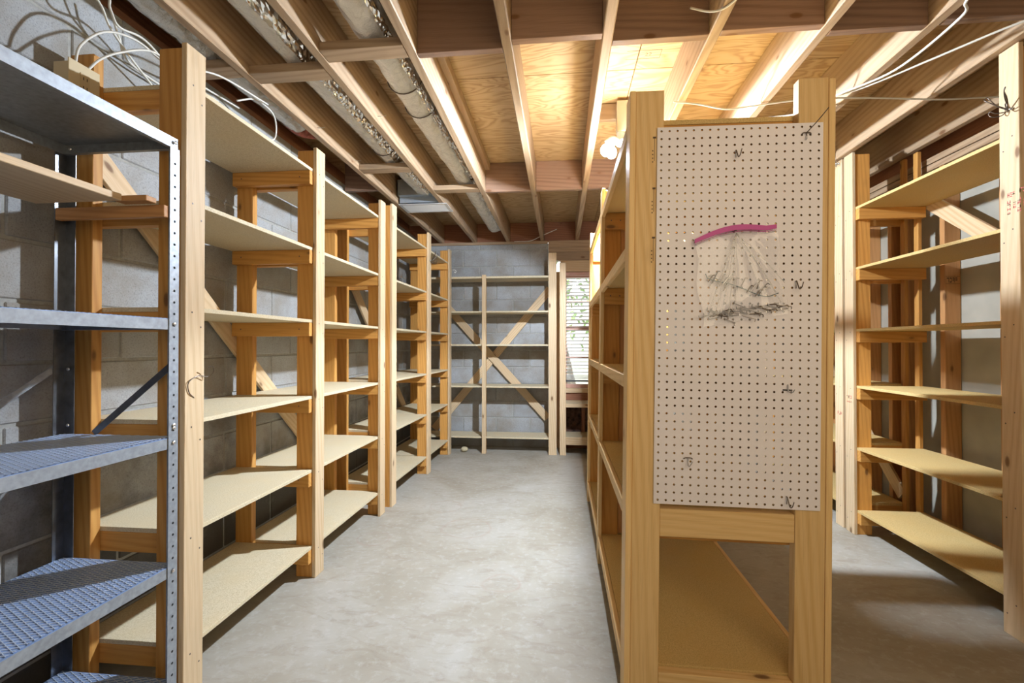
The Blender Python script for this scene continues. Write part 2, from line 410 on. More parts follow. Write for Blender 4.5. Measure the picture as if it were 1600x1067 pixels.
# right wall: studs + plates + drywall behind
wr = empty('wall_right', (XR, 3, 0)); tag(wr, kind='structure', label='stud wall with grey drywall behind the studs')
SX0, SX1 = 2.30, 2.389
for y in (5.5, 5.09, 4.69, 4.29, 3.845, 3.59, 3.465, 3.125, 2.725, 2.32, 1.91, 1.5, 1.1, .7, .3, -.1, -.5):
    box('stud', wr, (SX0, y, .04), (SX1, y + .038, 2.295), 'stud')
box('bottom_plate', wr, (SX0, -1, 0), (SX1, YB - .01, .038), 'stud')
box('top_plate', wr, (SX0, -1, 2.297), (SX1, YB - .03, 2.334), 'joist')
box('top_plate', wr, (SX0, -1, 2.34), (SX1, YB - .03, 2.378), 'joist')
y = -1.0
while y < YB:
    if y < -.9 and y > -1.1: box('drywall_panel', wr, (XR, -3.0, 0), (XR + .0127, -1.002, 2.68), DRY, 0)
    box('drywall_panel', wr, (XR, y + .002, 0), (XR + .0127, min(y + 1.22, YB + .1) - .002, 2.38), DRY, 0); y += 1.22

# ------------------------------------------------------------------ ceiling: joists, blocking, subfloor
ce = box('ceiling', None, (-2.0, -3.2, JT + .0195), (2.8, YB + .2, JT + .06), W('joist', 0), 0); tag(ce, kind='structure', label='open floor framing overhead')
def cpart(name, a, b, mat, bev=.002): return box(name, ce, a, b, mat, bev)
ys = [-1.25, .15, 1.37, 2.59, 3.81, 5.03, YB + .15]
for i in range(len(ys) - 1):
    for x0, x1 in ((-1.95, .39), (.394, 2.75)):
        cpart('plywood_panel', (x0, ys[i] + .002, JT + .001), (x1, ys[i + 1] - .002, JT + .019), PLY)
JX = [-1.44, -1.035, -.63, -.222, .187, .61, 1.035, 1.435, 1.84, 2.245]
for x in JX:
    cpart('joist', (x - .0215, -1.2, JB), (x + .0215, YB + .06, JT), 'joist', .004)
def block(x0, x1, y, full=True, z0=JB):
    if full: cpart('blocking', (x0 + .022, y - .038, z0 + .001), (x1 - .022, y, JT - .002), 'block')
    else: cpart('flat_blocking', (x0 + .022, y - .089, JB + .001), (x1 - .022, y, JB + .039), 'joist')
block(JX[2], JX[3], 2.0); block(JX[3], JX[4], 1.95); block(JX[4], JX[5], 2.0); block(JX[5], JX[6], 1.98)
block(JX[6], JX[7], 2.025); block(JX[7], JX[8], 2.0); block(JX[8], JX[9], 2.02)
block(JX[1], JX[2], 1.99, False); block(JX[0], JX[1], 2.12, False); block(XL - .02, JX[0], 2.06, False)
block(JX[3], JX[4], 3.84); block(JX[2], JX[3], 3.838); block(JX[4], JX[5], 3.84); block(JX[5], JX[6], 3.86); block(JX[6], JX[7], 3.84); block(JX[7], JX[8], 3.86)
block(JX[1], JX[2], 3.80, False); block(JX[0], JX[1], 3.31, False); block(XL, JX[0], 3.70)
cpart('rim_joist', (-1.95, YB + .065, JB - .0005), (2.7, YB + .103, JT), 'old')
cpart('sill_plate', (XL, YB - .004, 2.406), (-.16, YB + .15, JB - .001), 'joist')
cpart('sky_leak_board', (2.46, -1.2, 2.2), (2.50, YB + .1, JT), 'old')  # dark board added behind the wall to close off leaking sky light
cpart('sky_leak_board', (-1.95, YB + .11, 2.38), (2.7, YB + .15, JT), 'old') if False else None
cpart('rim_joist', (XL - .14, -1.2, 2.552), (XL - .10, YB + .05, JT), 'old')
cpart('sill_plate', (XL - .15, -1.2, 2.512), (XL - .012, YB - .01, 2.55), 'old')
# cleats nailed to joist sides seen above the plywood edge
cpart('ledger', (JX[2] + .022, 2.05, JT - .06), (JX[2] + .06, 3.79, JT - .002), 'joist')
cpart('ledger', (JX[5] + .022, 2.0, JT - .05), (JX[5] + .07, 3.8, JT - .002), 'joist')
cpart('lamp_block', (JX[4] + .022, 2.93, JT - .10), (JX[5] - .022, 2.968, JT - .004), 'joist')

# ------------------------------------------------------------------ shelving builder
FB = .019   # front board thickness
def frame(root, xf, sgn, xr, y, yb0, top, cleats, zl, rear=(.089, .038), bottop=None, fbtop=None, cy=None):
    """one ladder frame. xf: aisle face of the front board, sgn: direction away from the aisle"""
    a = xf; b = xf + sgn * FB
    box('front_board', root, (a, yb0, 0), (b, yb0 + .089, fbtop or top), 'pine')
    box('upright', root, (b + sgn * .0005, y, 0), (b + sgn * .0895, y + .038, top - .012), 'upright')
    box('upright', root, (xr, y, 0), (xr - sgn * rear[0], y + rear[1], top - .012), 'upright')
    for side in cleats:
        for z in zl:
            y0 = y - .0385 if side < 0 else y + .0385
            box('cleat', root, (b + sgn * .001, y0, z - .016 - .07), (xr - sgn * .001, y0 + .038, z - .0165), 'upright')
def shelf(root, xf, sgn, xr, y0, y1, z, name='shelf', t=.016):
    return box(name, root, (xf + sgn * (FB + .001), y0, z - t), (xr, y1, z), PARTG if sgn > 0 else PART, .001)

ZL = [2.12, 1.71, 1.335, .94, .56, .165]
def left_unit(loc, ang, ys, fbs, top, label, x=-1.265):
    xr = -1.712
    u = empty('wooden_shelving_unit', (x, ys[0], 0)); tag(u, label, 'shelving', 'pine shelving units along the block wall')
    o = (x, ys[0], 0)
    cl = [(1,), (-1, 1), (-1,)]
    for i, (y, fy) in enumerate(zip(ys, fbs)): frame(u, x, -1, xr, y, fy, top, cl[i], ZL)
    for i in (0, 1):
        for z in ZL: shelf(u, x, -1, xr, ys[i] + .039, ys[i + 1] - .001, z)
    zb0, zb1 = 1.98, .40
    y0 = ys[0] + .02; y1 = ys[2] - .02
    plank('diagonal_brace', u, (xr - .011, y0, zb0), (xr - .011, y1, zb1), .089, .019, 'pine', (1, 0, 0))
    u.rotation_euler = (0, 0, ang)
    if loc: u.location = loc
    return u
uA = left_unit(None, 0, (1.497, 2.362, 3.285), (1.489, 2.355, 3.245), 2.232, 'pine shelving unit along block wall, nearest, ending behind the metal rack')
uB = left_unit((-1.252, 3.44, 0), -math.radians(1.0), (3.44, 4.36, 5.15), (3.44, 4.355, 5.14), 2.262, 'pine shelving unit along block wall, farther one reaching the back corner')

# ------------------------------------------------------------------ back wall shelving
YF = 5.25
ub = empty('wooden_shelving_unit', (-.6, YF, 0)); tag(ub, 'pine shelving unit on the back block wall with a large X brace', 'shelving')
box('front_board', ub, (-.14, YF, 0), (-.052, YF + FB, 2.222), 'pine')
box('front_board', ub, (-.88, YF, 0), (-.835, YF + FB, 1.99), 'pine')
box('upright', ub, (-.14, YF + .02, 0), (-.102, YF + .109, 2.2), 'upright')
box('upright', ub, (-.875, YF + .02, 0), (-.837, YF + .06, 1.94), 'upright')
box('upright', ub, (-.14, 5.53, 0), (-.102, 5.595, 2.2), 'upright')
box('upright', ub, (-1.66, 5.53, 0), (-1.622, 5.595, 2.0), 'upright')
for z in (1.975, 1.587, 1.215, .75, .185):
    box('shelf', ub, (-1.60, YF + .0205, z - .018), (-.141, 5.585, z), PART, .001) if z < 1.9 else box('shelf', ub, (-1.60, YF + .0205, z - .022), (-.141, 5.585, z), PART, .001)
plank('diagonal_brace', ub, (-1.50, 5.595, 1.815), (-.16, 5.595, .35), .089, .012, 'pine', (0, 1, 0))
plank('diagonal_brace', ub, (-1.52, 5.612, .20), (-.13, 5.612, 1.865), .089, .012, 'pine', (0, 1, 0))
u2 = empty('wooden_shelving_unit', (.5, YF, 0)); tag(u2, 'low pine shelving under the window with only two shelves', 'shelving')
box('front_board', u2, (-.018, YF, 0), (.05, YF + FB, 2.11), 'pine')
box('upright', u2, (-.012, YF + .02, 0), (.026, YF + .109, 2.09), 'upright')
box('upright', u2, (-.012, 5.52, 0), (.026, 5.6, .9), 'upright')
box('front_board', u2, (1.0, YF, 0), (1.07, YF + FB, 2.11), 'pine')
box('upright', u2, (1.02, YF + .02, 0), (1.058, YF + .109, 2.09), 'upright')
for z in (.565, .20):
    box('shelf', u2, (.027, YF + .02, z - .018), (1.019, 5.6, z), PART, .001)
    box('shelf_rail', u2, (.0505, YF, z - (.04 if z > .4 else .085)), (.999, YF + FB, z), 'pine')

# ------------------------------------------------------------------ right shelving
ZR = [2.085, 1.70, 1.306, .945, .553, .156]
def right_unit(ys, fbs, top, label):
    x = 1.85; xr = 2.262
    u = empty('wooden_shelving_unit', (x, ys[0], 0)); tag(u, label, 'shelving', 'pine shelving units along the stud wall')
    for i, (y, fy) in enumerate(zip(ys, fbs)):
        frame(u, x, 1, xr, y, fy, top, ((1,), (-1,))[i], ZR, rear=(.022, .038))
    for z in ZR: shelf(u, x, 1, xr, ys[0] + .039, ys[1] - .001, z)
    return u
ur = right_unit((2.14, 3.25), (2.130, 3.245), 2.437, 'pine shelving unit on the right, nearest, with red stamps on its post')
plank('diagonal_brace', ur, (2.272, 3.21, 2.10), (2.272, 2.20, 1.36), .089, .018, 'pine', (1, 0, 0))
plank('diagonal_brace', ur, (2.272, 3.21, 1.32), (2.272, 2.30, .62), .089, .018, 'stud', (1, 0, 0)) if False else None
ur2 = right_unit((3.37, 4.55), (3.362, 4.54), 2.437, 'pine shelving unit on the right, farther one behind the stamped posts')
plank('diagonal_brace', ur2, (2.272, 3.45, .20), (2.272, 4.45, 1.15), .089, .018, 'pine', (1, 0, 0))

# ------------------------------------------------------------------ centre shelving with pegboard
CX0, CX1 = .198, .828
uc = empty('wooden_shelving_unit', (CX0, 1.58, 0)); tag(uc, 'free-standing pine shelving unit in the middle with a pegboard on its end', 'shelving')
ZC = [1.95, 1.535, 1.10, .673, .155]
frames_c = [(1.581, 1.578, 2.03), (2.70, 2.665, 2.07), (3.72, 3.72, 2.07)]
for i, (y, fy, top) in enumerate(frames_c):
    box('front_board', uc, (CX0, fy, 0), (CX0 + FB, fy + .089, top), 'golden')
    box('upright', uc, (CX0 + FB + .0005, y, 0), (CX0 + FB + .0895, y + .038, top), 'golden' if i == 0 else 'upright')
    box('front_board', uc, (CX1 - FB, fy, 0), (CX1, fy + .089, top - .01 if i else 2.045), 'golden')
    box('upright', uc, (CX1 - FB - .0895, y, 0), (CX1 - FB - .0005, y + .038, top if i else 2.05), 'golden' if i == 0 else 'upright')
    if i:
        box('divider_panel', uc, (CX0 + .11, y + .006, .16), (CX0 + .205, y + .03, top - .02), 'stud')
    for s in ((1,), (-1, 1), (-1,))[i]:
        for z in ZC:
            y0 = y - .0385 if s < 0 else y + .0385
            box('cleat', uc, (CX0 + FB + .001, y0, z - .107), (CX1 - FB - .001, y0 + .038, z - .0175), 'upright')
for z in (.67,):
    box('crosspiece', uc, (CX0 + FB + .09, 1.583, .587), (CX1 - FB - .09, 1.6185, .676), 'golden')
box('crosspiece', uc, (CX0 + FB + .09, 1.583, .065), (CX1 - FB - .09, 1.6185, .15), 'golden')
for (y0, y1) in ((1.621, 2.699), (2.739, 3.719)):
    for z in ZC:
        xs1 = {1.535: CX0 + .40, 1.10: CX0 + .42}.get(z, CX1 - FB - .001)  # two shelves stop short on the unseen side to let lamp light through
        if z < 1.9 or y0 < 2: box('shelf', uc, (CX0 + FB + .001, y0, z - .016), (xs1, y1, z), PARTG, .001)
        yy0 = y0 + .05 if y0 < 2 else 2.756
        box('shelf_lip', uc, (CX0 - .0005, yy0 if y0 > 2 else 1.668, z - (.042 if z > .3 else .05)), (CX0 + .0185, 2.664 if y0 < 2 else 3.719, z), 'golden')
        if z in (1.95, .155):
            box('shelf_lip', uc, (CX1 - .0185, 1.668 if y0 < 2 else 2.755, z - .042), (CX1 + .0005, 2.664 if y0 < 2 else 3.719, z), 'golden')
uc.rotation_euler = (0, math.radians(.75), 0)
UCM = Matrix.Translation(uc.location) @ uc.rotation_euler.to_matrix().to_4x4() @ Matrix.Translation(-uc.location)
def tilt(o):
    """carry a thing that hangs on the leaning unit along with its lean"""
    M = Matrix.Translation(o.location) @ o.rotation_euler.to_matrix().to_4x4()
    M2 = UCM @ M; o.location = M2.translation; o.rotation_euler = M2.to_euler(); return o

# pegboard: real perforated sheet
PX0, PX1, PZ0, PZ1 = .285, .789, .695, 1.905
PY = 1.5735
def pegboard():
    nx, nz = 20, 48; vs = []; fs = []; mi = []
    sx = (PX1 - PX0) / nx; sz = (PZ1 - PZ0) / nz; r = .0037; t = .005; K = 8
    ox, oz = PX0, PZ0
    def ringpt(cx, cz, k, y):
        a = 2 * PI * k / K + PI / 8; return (cx + r * math.cos(a), y, cz + r * math.sin(a))
    for i in range(nx):
        for j in range(nz):
            cx = (i + .5) * sx; cz = (j + .5) * sz; b = len(vs)
            sq = [(cx + sx / 2, cz - sz / 2), (cx + sx / 2, cz + sz / 2), (cx - sx / 2, cz + sz / 2), (cx - sx / 2, cz - sz / 2)]
            sq8 = [(cx + sx / 2, cz), sq[1], (cx, cz + sz / 2), sq[2], (cx - sx / 2, cz), sq[3], (cx, cz - sz / 2), sq[0]]
            for y in (0, t):
                for k in range(K):
                    a = 2 * PI * k / K; vs.append((cx + r * math.cos(a), y, cz + r * math.sin(a)))
                for q in sq8: vs.append((q[0], y, q[1]))
            for k in range(K):
                k2 = (k + 1) % K
                fs.append((b + k, b + 8 + k, b + 8 + k2, b + k2)); mi.append(0)
                fs.append((b + 16 + k, b + 16 + k2, b + 24 + k2, b + 24 + k)); mi.append(1)
                fs.append((b + k, b + k2, b + 16 + k2, b + 16 + k)); mi.append(1)
    W_, H_ = PX1 - PX0, PZ1 - PZ0; b = len(vs)
    for y in (0, t):
        for p in ((0, 0), (W_, 0), (W_, H_), (0, H_)): vs.append((p[0], y, p[1]))
    for k in range(4):
        k2 = (k + 1) % 4; fs.append((b + k, b + 4 + k, b + 4 + k2, b + k2)); mi.append(0)
    o = mesh('pegboard', vs, fs, [PEG, PEGB], None, (PX0, PY, PZ0))
    for p, m_ in zip(o.data.polygons, mi): p.material_index = m_
    return o
pg = pegboard(); tag(pg, 'white perforated pegboard nailed to the end of the middle shelving', 'pegboard'); tilt(pg)

# ------------------------------------------------------------------ metal rack
mr = empty('metal_rack', (-1.265, 1.462, 0)); tag(mr, 'galvanised metal rack with mesh shelves at the left edge', 'rack')
MY0, MY1, MXF, MXR = .52, 1.462, -1.265, -1.685
def angle_post(x, y, sx, sy, top, mat):
    w_ = .038; t = .002; q = []
    a = box('post', mr, (x, y, .0), (x + sx * t, y + sy * w_, top), mat, 0)
    q.append(box('post_flange', mr, (x, y, .0), (x + sx * w_, y + sy * t, top), mat, 0))
    hol = []; z = .05
    while z < top - .02:
        cy = y + sy * w_ / 2
        xx = x - sx * .0004
        hol.append((cy, z)); z += .038
    vs = []; fs = []
    for cy, z in hol:
        b = len(vs)
        for k in range(8):
            an = 2 * PI * k / 8; vs.append((x - sx * .0006 + 1.265, cy + .0042 * math.cos(an) - 1.462, z + .0042 * math.sin(an)))
        fs.append(tuple(range(b, b + 8)))
        b = len(vs)
        for k in range(8):
            an = 2 * PI * k / 8; vs.append((x + sx * w_ / 2 + .0042 * math.cos(an) + 1.265, y - (1 if sy > 0 else 1) * sy * .0006 - 1.462, z + .0042 * math.sin(an)))
        fs.append(tuple(range(b, b + 8)))
        b = len(vs)
    h = mesh('bolt_holes', vs, fs, HOLE, mr); tag(h, kind='stuff')
for y, sy in ((MY1, -1), (MY0, 1)):
    angle_post(MXF, y, -1, sy, 1.85, GALV); angle_post(MXR, y, 1, sy, 1.85, DARKGALV)
MZ = [1.885, 1.288, .900, .482, .10]
def sheet(z, mesh_top):
    t = .0015; h = .034
    x0, x1, y0, y1 = MXR + .003, MXF - .003, MY0 + .003, MY1 - .003
    bs = [((x0, y0, z - t), (x1, y1, z)), ((x1 - t, y0, z - h), (x1, y1, z - t)), ((x0, y0, z - h), (x0 + t, y1, z - t)),
          ((x0, y0, z - h), (x1, y0 + t, z - t)), ((x0, y1 - t, z - h), (x1, y1, z - t)),
          ((x1 - .015, y0, z - h - t), (x1, y1, z - h)), ((x0, y1 - .015, z - h - t), (x1, y1, z - h))]
    s = multibox('shelf', bs[1:] if mesh_top else bs, GALV, mr, tuple(mr.location))
    if mesh_top: multibox('tray', bs[:1], BLUEMET, s, tuple(mr.location))
    if mesh_top:
        lx = x1 - x0 - .01; ly = y1 - y0 - .01; p = .0155; slope = .45
        vs = []; fs = []
        def seg(a, b):
            d = Vector((b[0] - a[0], b[1] - a[1])); 
            if d.length < .004: return
            n_ = Vector((-d.y, d.x)).normalized() * .0009; i = len(vs)
            for q in (a, b):
                for s_ in (1, -1):
                    vs.append((q[0] + n_.x * s_ + x0 + .005 + 1.265, q[1] + n_.y * s_ + y0 + .005 - 1.462, z + .0003)); vs.append((q[0] + n_.x * s_ + x0 + .005 + 1.265, q[1] + n_.y * s_ + y0 + .005 - 1.462, z + .0022))
            fs.extend([(i + 1, i + 3, i + 7, i + 5), (i, i + 1, i + 5, i + 4), (i + 2, i + 6, i + 7, i + 3)])
        for sgn in (1, -1):
            c = -ly - 1
            while c < ly + 1:
                # line y = c + sgn*slope*x
                pts = []
                xa, xb = 0, lx; ya, yb = c, c + sgn * slope * lx
                if ya > yb: xa, xb, ya, yb = xb, xa, yb, ya
                if yb > 0 and ya < ly:
                    if ya < 0: xa += (0 - ya) / (yb - ya) * (xb - xa); ya = 0
                    if yb > ly: xb = xa + (ly - ya) / (yb - ya) * (xb - xa); yb = ly
                    seg((xa, ya), (xb, yb))
                c += p
        o = mesh('expanded_mesh', vs, fs, MESHM, mr); tag(o, kind='stuff')
BLUEMET = m_simple('blue_grey_steel_sheet', (.27, .38, .62), .45, .4, 20, .15)
MESHM = m_simple('mesh_strands', (.60, .68, .80), .4, .3)
for i, z in enumerate(MZ): sheet(z, i >= 1)
o_ = mr.location
plank('cross_brace', mr, (MXF - .012, 1.453, 1.14), (MXR + .12, 1.453, .905), .022, .002, DARKGALV, (0, 1, 0))
plank('cross_brace', mr, (MXR - .002, 1.44, 1.13), (MXR - .002, .56, .55), .022, .002, GALV, (1, 0, 0))
plank('cross_brace', mr, (MXR - .005, 1.44, .55), (MXR - .005, .56, 1.13), .022, .002, GALV, (1, 0, 0)) if False else None
def bolts(pts, parent, mat, axis, r=.006):
    for p in pts:
        me = CACHE.get(('bolt', axis))
        if me is None:
            bm = bmesh.new(); bmesh.ops.create_uvsphere(bm, u_segments=8, v_segments=6, radius=r)
            sc = [1, 1, 1]; sc[axis] = .5; bmesh.ops.scale(bm, vec=sc, verts=bm.verts); me = bpy.data.meshes.new('bolt'); bm.to_mesh(me); bm.free(); me.materials.append(mat)
            CACHE[('bolt', axis)] = me
        link('bolt', me, parent, [a - b for a, b in zip(p, parent.location)])
bolts([(MXF + .003, MY1 - .019, z - .017) for z in MZ] + [(MXF + .003, MY1 - .019, 1.285 - .4 + .045), (MXF + .003, MY1 - .019, .94)], mr, BOLT, 0)
bolts([(MXR + .019, MY1 - .006, z) for z in (1.87, 1.12, .93, .88)], mr, BOLT, 1)
# loose board laid across the rack
wb = empty('wooden_board', (-1.5, 1.0, 1.64)); tag(wb, 'loose pine board laid lengthwise under the metal rack top shelf', 'board')
box('board', wb, (-1.675, .56, 1.655), (-1.372, 1.36, 1.676), 'pine')
box('batten', wb, (-1.66, 1.405, 1.615), (-1.27, 1.425, 1.654), 'stud')
box('batten', wb, (-1.40, 1.36, 1.655), (-1.29, 1.40, 1.672), 'stud')

# ------------------------------------------------------------------ ducts and register
def duct(pts, r0, label, seed):
    path = spline(pts, 60); vs = []; fs = []; seg = 48; prev = None; N = len(path)
    for i, p in enumerate(path):
        t = (path[min(i + 1, N - 1)] - path[max(i - 1, 0)]).normalized(); u = Vector((0, 0, 1)); u = (u - t * u.dot(t)).normalized(); v = t.cross(u)
        for k in range(seg):
            a = 2 * PI * k / seg
            d = Vector((math.cos(a) * 2.2, math.sin(a) * 2.2, i * .11 + seed * 9))
            crease = .006 * mnoise.noise(d) + .005 * mnoise.noise(d * 2.7)
            seam = .030 * (mnoise.noise(Vector((i * .55, seed, k * .6)))) * math.exp(-((k - seg * .36) / 3.2) ** 2)
            rr = r0 * 1 + crease + seam
            vs.append(p + (u * math.cos(a) + v * math.sin(a)) * rr)
    for i in range(N - 1):
        for k in range(seg):
            a = i * seg + k; b = i * seg + (k + 1) % seg; fs.append((a, b, b + seg, a + seg))
    fs.append(tuple((N - 1) * seg + k for k in range(seg)))
    o0 = Vector(pts[0]); o = mesh('air_duct', [v - o0 for v in vs], fs, FOIL, None, o0, True); tag(o, label, 'duct', 'foil wrapped air ducts between the joists')
    return o
GLINT_FOIL = m_simple('crinkled_glint_foil', (.92, .91, .88), .16, 1.0)  # shiny crinkled strip added along the duct seam to catch lamp glints
def glint_strip(o, pts, r0, ang, wdt=.045, seed=0):
    rs = random.Random(seed); path = spline(pts, 90); vs = []; fs = []; nw = 7
    for i, p in enumerate(path):
        for k in range(nw):
            a = ang + (k / (nw - 1) - .5) * wdt / r0 + rs.uniform(-.02, .02)
            rr = r0 + .008 + rs.uniform(-.004, .005) - (.006 if k in (0, nw - 1) else 0)
            vs.append(p + Vector((math.sin(a) * rr, rs.uniform(-.003, .003), math.cos(a) * rr)) - o.location)
    for i in range(len(path) - 1):
        for k in range(nw - 1):
            a = i * nw + k; fs.append((a, a + 1, a + nw + 1, a + nw))
    return mesh('seam_glint_strip', vs, fs, GLINT_FOIL, o)
d3 = duct([(-.80, -1.0, 2.573), (-.80, 1.5, 2.573), (-.79, 2.6, 2.573), (-.76, 4.0, 2.575), (-.75, 5.35, 2.57)], .084, 'long silver foil duct running to the back wall, rightmost duct', 3)
d2 = duct([(-1.21, -1.0, 2.575), (-1.21, 1.5, 2.575), (-1.20, 2.8, 2.575), (-1.19, 3.55, 2.575), (-1.17, 3.98, 2.57)], .082, 'silver foil duct between joists ending at the ceiling register', 5)
d1 = duct([(-1.60, -1.0, 2.60), (-1.60, 1.3, 2.59), (-1.585, 2.0, 2.575), (-1.575, 2.72, 2.57)], .083, 'short torn foil duct above the left shelving, nearest the block wall', 8)
glint_strip(d3, [(-.80, -1.0, 2.573), (-.80, 1.5, 2.573), (-.79, 2.6, 2.573), (-.76, 4.0, 2.575), (-.75, 5.35, 2.57)], .084, math.radians(128), .035, 1)
glint_strip(d2, [(-1.21, -1.0, 2.575), (-1.21, 1.5, 2.575), (-1.20, 2.8, 2.575), (-1.19, 3.55, 2.575), (-1.17, 3.98, 2.57)], .082, math.radians(138), .06, 2)
def ring(o, x, y, z, r, mat, name='tie_band'):
    p = [(x + r * math.cos(2 * PI * k / 24) - o.location.x, y + .012 * math.sin(2 * PI * k / 24 * 1) - o.location.y, z + r * math.sin(2 * PI * k / 24) - o.location.z) for k in range(25)]
    vs, fs = tubegeo(p, .0035, 6); return mesh(name, vs, fs, mat, o, (0, 0, 0), True)
ring(d3, -.795, 2.36, 2.573, .092, DWIRE); ring(d3, -.79, 2.62, 2.573, .091, DWIRE); ring(d2, -1.195, 3.12, 2.575, .090, DWIRE)
ti = tube('torn_insulation', [(-.07 + .02, 3.55, -.02), (.0, 3.74, -.05), (.05, 3.86, -.03), (.02, 3.98, .03)], lambda t: .02 + .045 * math.sin(PI * t), REDINS, d1, 10)
vt = empty('ceiling_register', (-1.15, 4.16, JB)); tag(vt, 'white steel ceiling register on a sheet metal boot between joists', 'vent')
bx = multibox('boot', [((-1.40, 3.96, JB + .05), (-1.058, 4.03, JT - .05)), ((-1.40, 4.03, JB + .002), (-1.395, 4.30, JT - .05)), ((-1.40, 4.295, JB + .002), (-1.058, 4.30, JT - .05)), ((-1.40, 3.96, JB + .05), (-1.395, 4.03, JT - .05)), ((-1.40, 4.03, JB + .12), (-1.058, 4.30, JB + .125)), ((-1.40, 4.025, JB + .002), (-1.058, 4.03, JB + .06))], m_simple('boot_metal', (.42, .48, .55), .4, .6, 10, .1), vt, tuple(vt.location))
zf = JB - .006
fr = [((-1.415, 4.03, zf - .004), (-1.385, 4.29, zf)), ((-1.01, 4.03, zf - .004), (-.985, 4.29, zf)), ((-1.385, 4.03, zf - .004), (-1.01, 4.055, zf)), ((-1.385, 4.265, zf - .004), (-1.01, 4.29, zf))]
multibox('frame', fr, VENT, vt, tuple(vt.location))
for k in range(7):
    y = 4.066 + k * .0285
    plank('louvre', vt, (-1.384, y + .006, zf), (-1.011, y + .006, zf), .014, .0012, VENT, (0, .6, .8))

# ------------------------------------------------------------------ ceiling lamp
lp = empty('ceiling_lamp', (.30, 2.90, JT)); tag(lp, 'bare bulb ceiling lamp glowing above the middle shelving', 'lamp')
def sph(name, c, r, mat, parent, sc=(1, 1, 1)):
    bm = bmesh.new(); bmesh.ops.create_uvsphere(bm, u_segments=20, v_segments=14, radius=r); bmesh.ops.scale(bm, vec=sc, verts=bm.verts)
    me = bpy.data.meshes.new(name); bm.to_mesh(me); bm.free(); me.materials.append(mat)
    for p in me.polygons: p.use_smooth = True
    return link(name, me, parent, [a - b for a, b in zip(c, parent.location)])
P0 = Vector(lp.location)
box('junction_box', lp, (.33, 2.865, JT - .20), (.40, 2.929, JT - .02), m_simple('box_plastic', (.5, .42, .3), .5))
def rel(p): return tuple(Vector(p) - P0)
tube('lamp_stem', [rel((.355, 2.895, JT - .20)), rel((.35, 2.89, 2.42)), rel((.345, 2.88, 2.40))], .022, WHITE, lp, 14)
for (bx_, by_, nm) in ((.262, 2.845, 0), (.300, 2.885, 1), (.385, 2.87, 2)):
    tube('bulb_socket', [rel((.345, 2.88, 2.41)), rel(((bx_ + .345) / 2, by_, 2.42)), rel((bx_, by_, 2.395))], .015, WHITE, lp, 12)
    sph('bulb', (bx_, by_, 2.352), .030, BULB, lp, (1, 1, 1.2))

# ------------------------------------------------------------------ outlet and wires
ot = empty('electrical_outlet', (-1.60, 1.44, 2.08)); tag(ot, 'tan electrical outlet on the near left shelving post above the metal rack', 'outlet')
box('outlet_box', ot, (-1.66, 1.395, 2.03), (-1.60, 1.494, 2.135), PLATE)
box('cover_plate', ot, (-1.5995, 1.388, 2.022), (-1.595, 1.494, 2.142), PLATE)
box('receptacle', ot, (-1.5948, 1.425, 2.05), (-1.5925, 1.457, 2.112), m_simple('receptacle_face', (.55, .42, .24), .4))
for z in (2.065, 2.095):
    for y in (1.435, 1.447): box('slot', ot, (-1.5924, y - .0012, z - .005), (-1.592, y + .0012, z + .005), HOLE, 0)
def cable(pts, label, r=.0042, mat=CABLE, name='electric_cable', group='white electric cables at the ceiling'):
    o = tube(name, pts, r, mat, None, 8, 8, loc=pts[0]); tag(o, label, 'cable', group); return o
cable([(-1.62, 1.43, 2.136), (-1.62, 1.45, 2.22), (-1.60, 1.52, 2.31), (-1.585, 1.63, 2.345), (-1.58, 1.76, 2.33), (-1.60, 1.95, 2.36), (-1.66, 2.3, 2.43)], 'white cable looping high out of the outlet over the metal rack')
cable([(-1.60, 1.455, 2.136), (-1.60, 1.50, 2.20), (-1.585, 1.56, 2.26), (-1.56, 1.66, 2.325), (-1.54, 1.78, 2.33), (-1.5, 1.95, 2.39), (-1.5, 2.3, 2.44)], 'white cable with the lower loop out of the outlet')
cable([(-1.60, 1.05, 2.47), (-1.60, 1.48, 2.47), (-1.60, 1.535, 2.40), (-1.60, 1.57, 2.36), (-1.60, 1.68, 2.38), (-1.60, 1.85, 2.33), (-1.62, 2.1, 2.36)], 'white cable hanging in a bend from the framing beside the left duct')
cable([(-1.66, 1.1, 2.46), (-1.66, 1.5, 2.46), (-1.66, 1.60, 2.37), (-1.68, 1.75, 2.30), (-1.70, 1.95, 2.24), (-1.70, 2.3, 2.25)], 'white cable drooping against the block wall above the shelves')
cable([(-1.66, 1.60, 2.43), (-1.66, 1.63, 2.36), (-1.70, 1.72, 2.32), (-1.72, 2.0, 2.33), (-1.72, 2.5, 2.38)], 'thin white cable lying along the top of the block wall')
cable([(-1.54, 2.12, 2.37), (-1.53, 2.25, 2.44), (-1.53, 2.4, 2.43), (-1.56, 2.45, 2.33), (-1.56, 2.3, 2.28)], 'short loop of cable above the top left shelf')
cable([(1.40, 1.6, 2.425), (1.43, 1.83, 2.425), (1.49, 1.94, 2.43), (1.478, 2.27, 2.425), (1.34, 2.46, 2.42), (1.28, 2.62, 2.42), (1.1, 2.7, 2.432)], 'grey cable sweeping under the joist beside the pegboard post', .005)
cable([(.565, 2.47, 2.432), (.70, 2.505, 2.43), (.85, 2.56, 2.425), (.965, 2.555, 2.43), (1.2, 2.515, 2.432), (1.40, 2.505, 2.425), (1.66, 2.55, 2.432), (1.9, 2.57, 2.425), (2.2, 2.585, 2.432)], 'white cable stapled straight across the undersides of the joists')
cable([(1.86, 1.90, 2.432), (1.72, 2.0, 2.425), (1.58, 2.2, 2.425), (1.42, 2.42, 2.425), (1.28, 2.52, 2.43)], 'cream cable crossing toward the coat hook post', .0045)
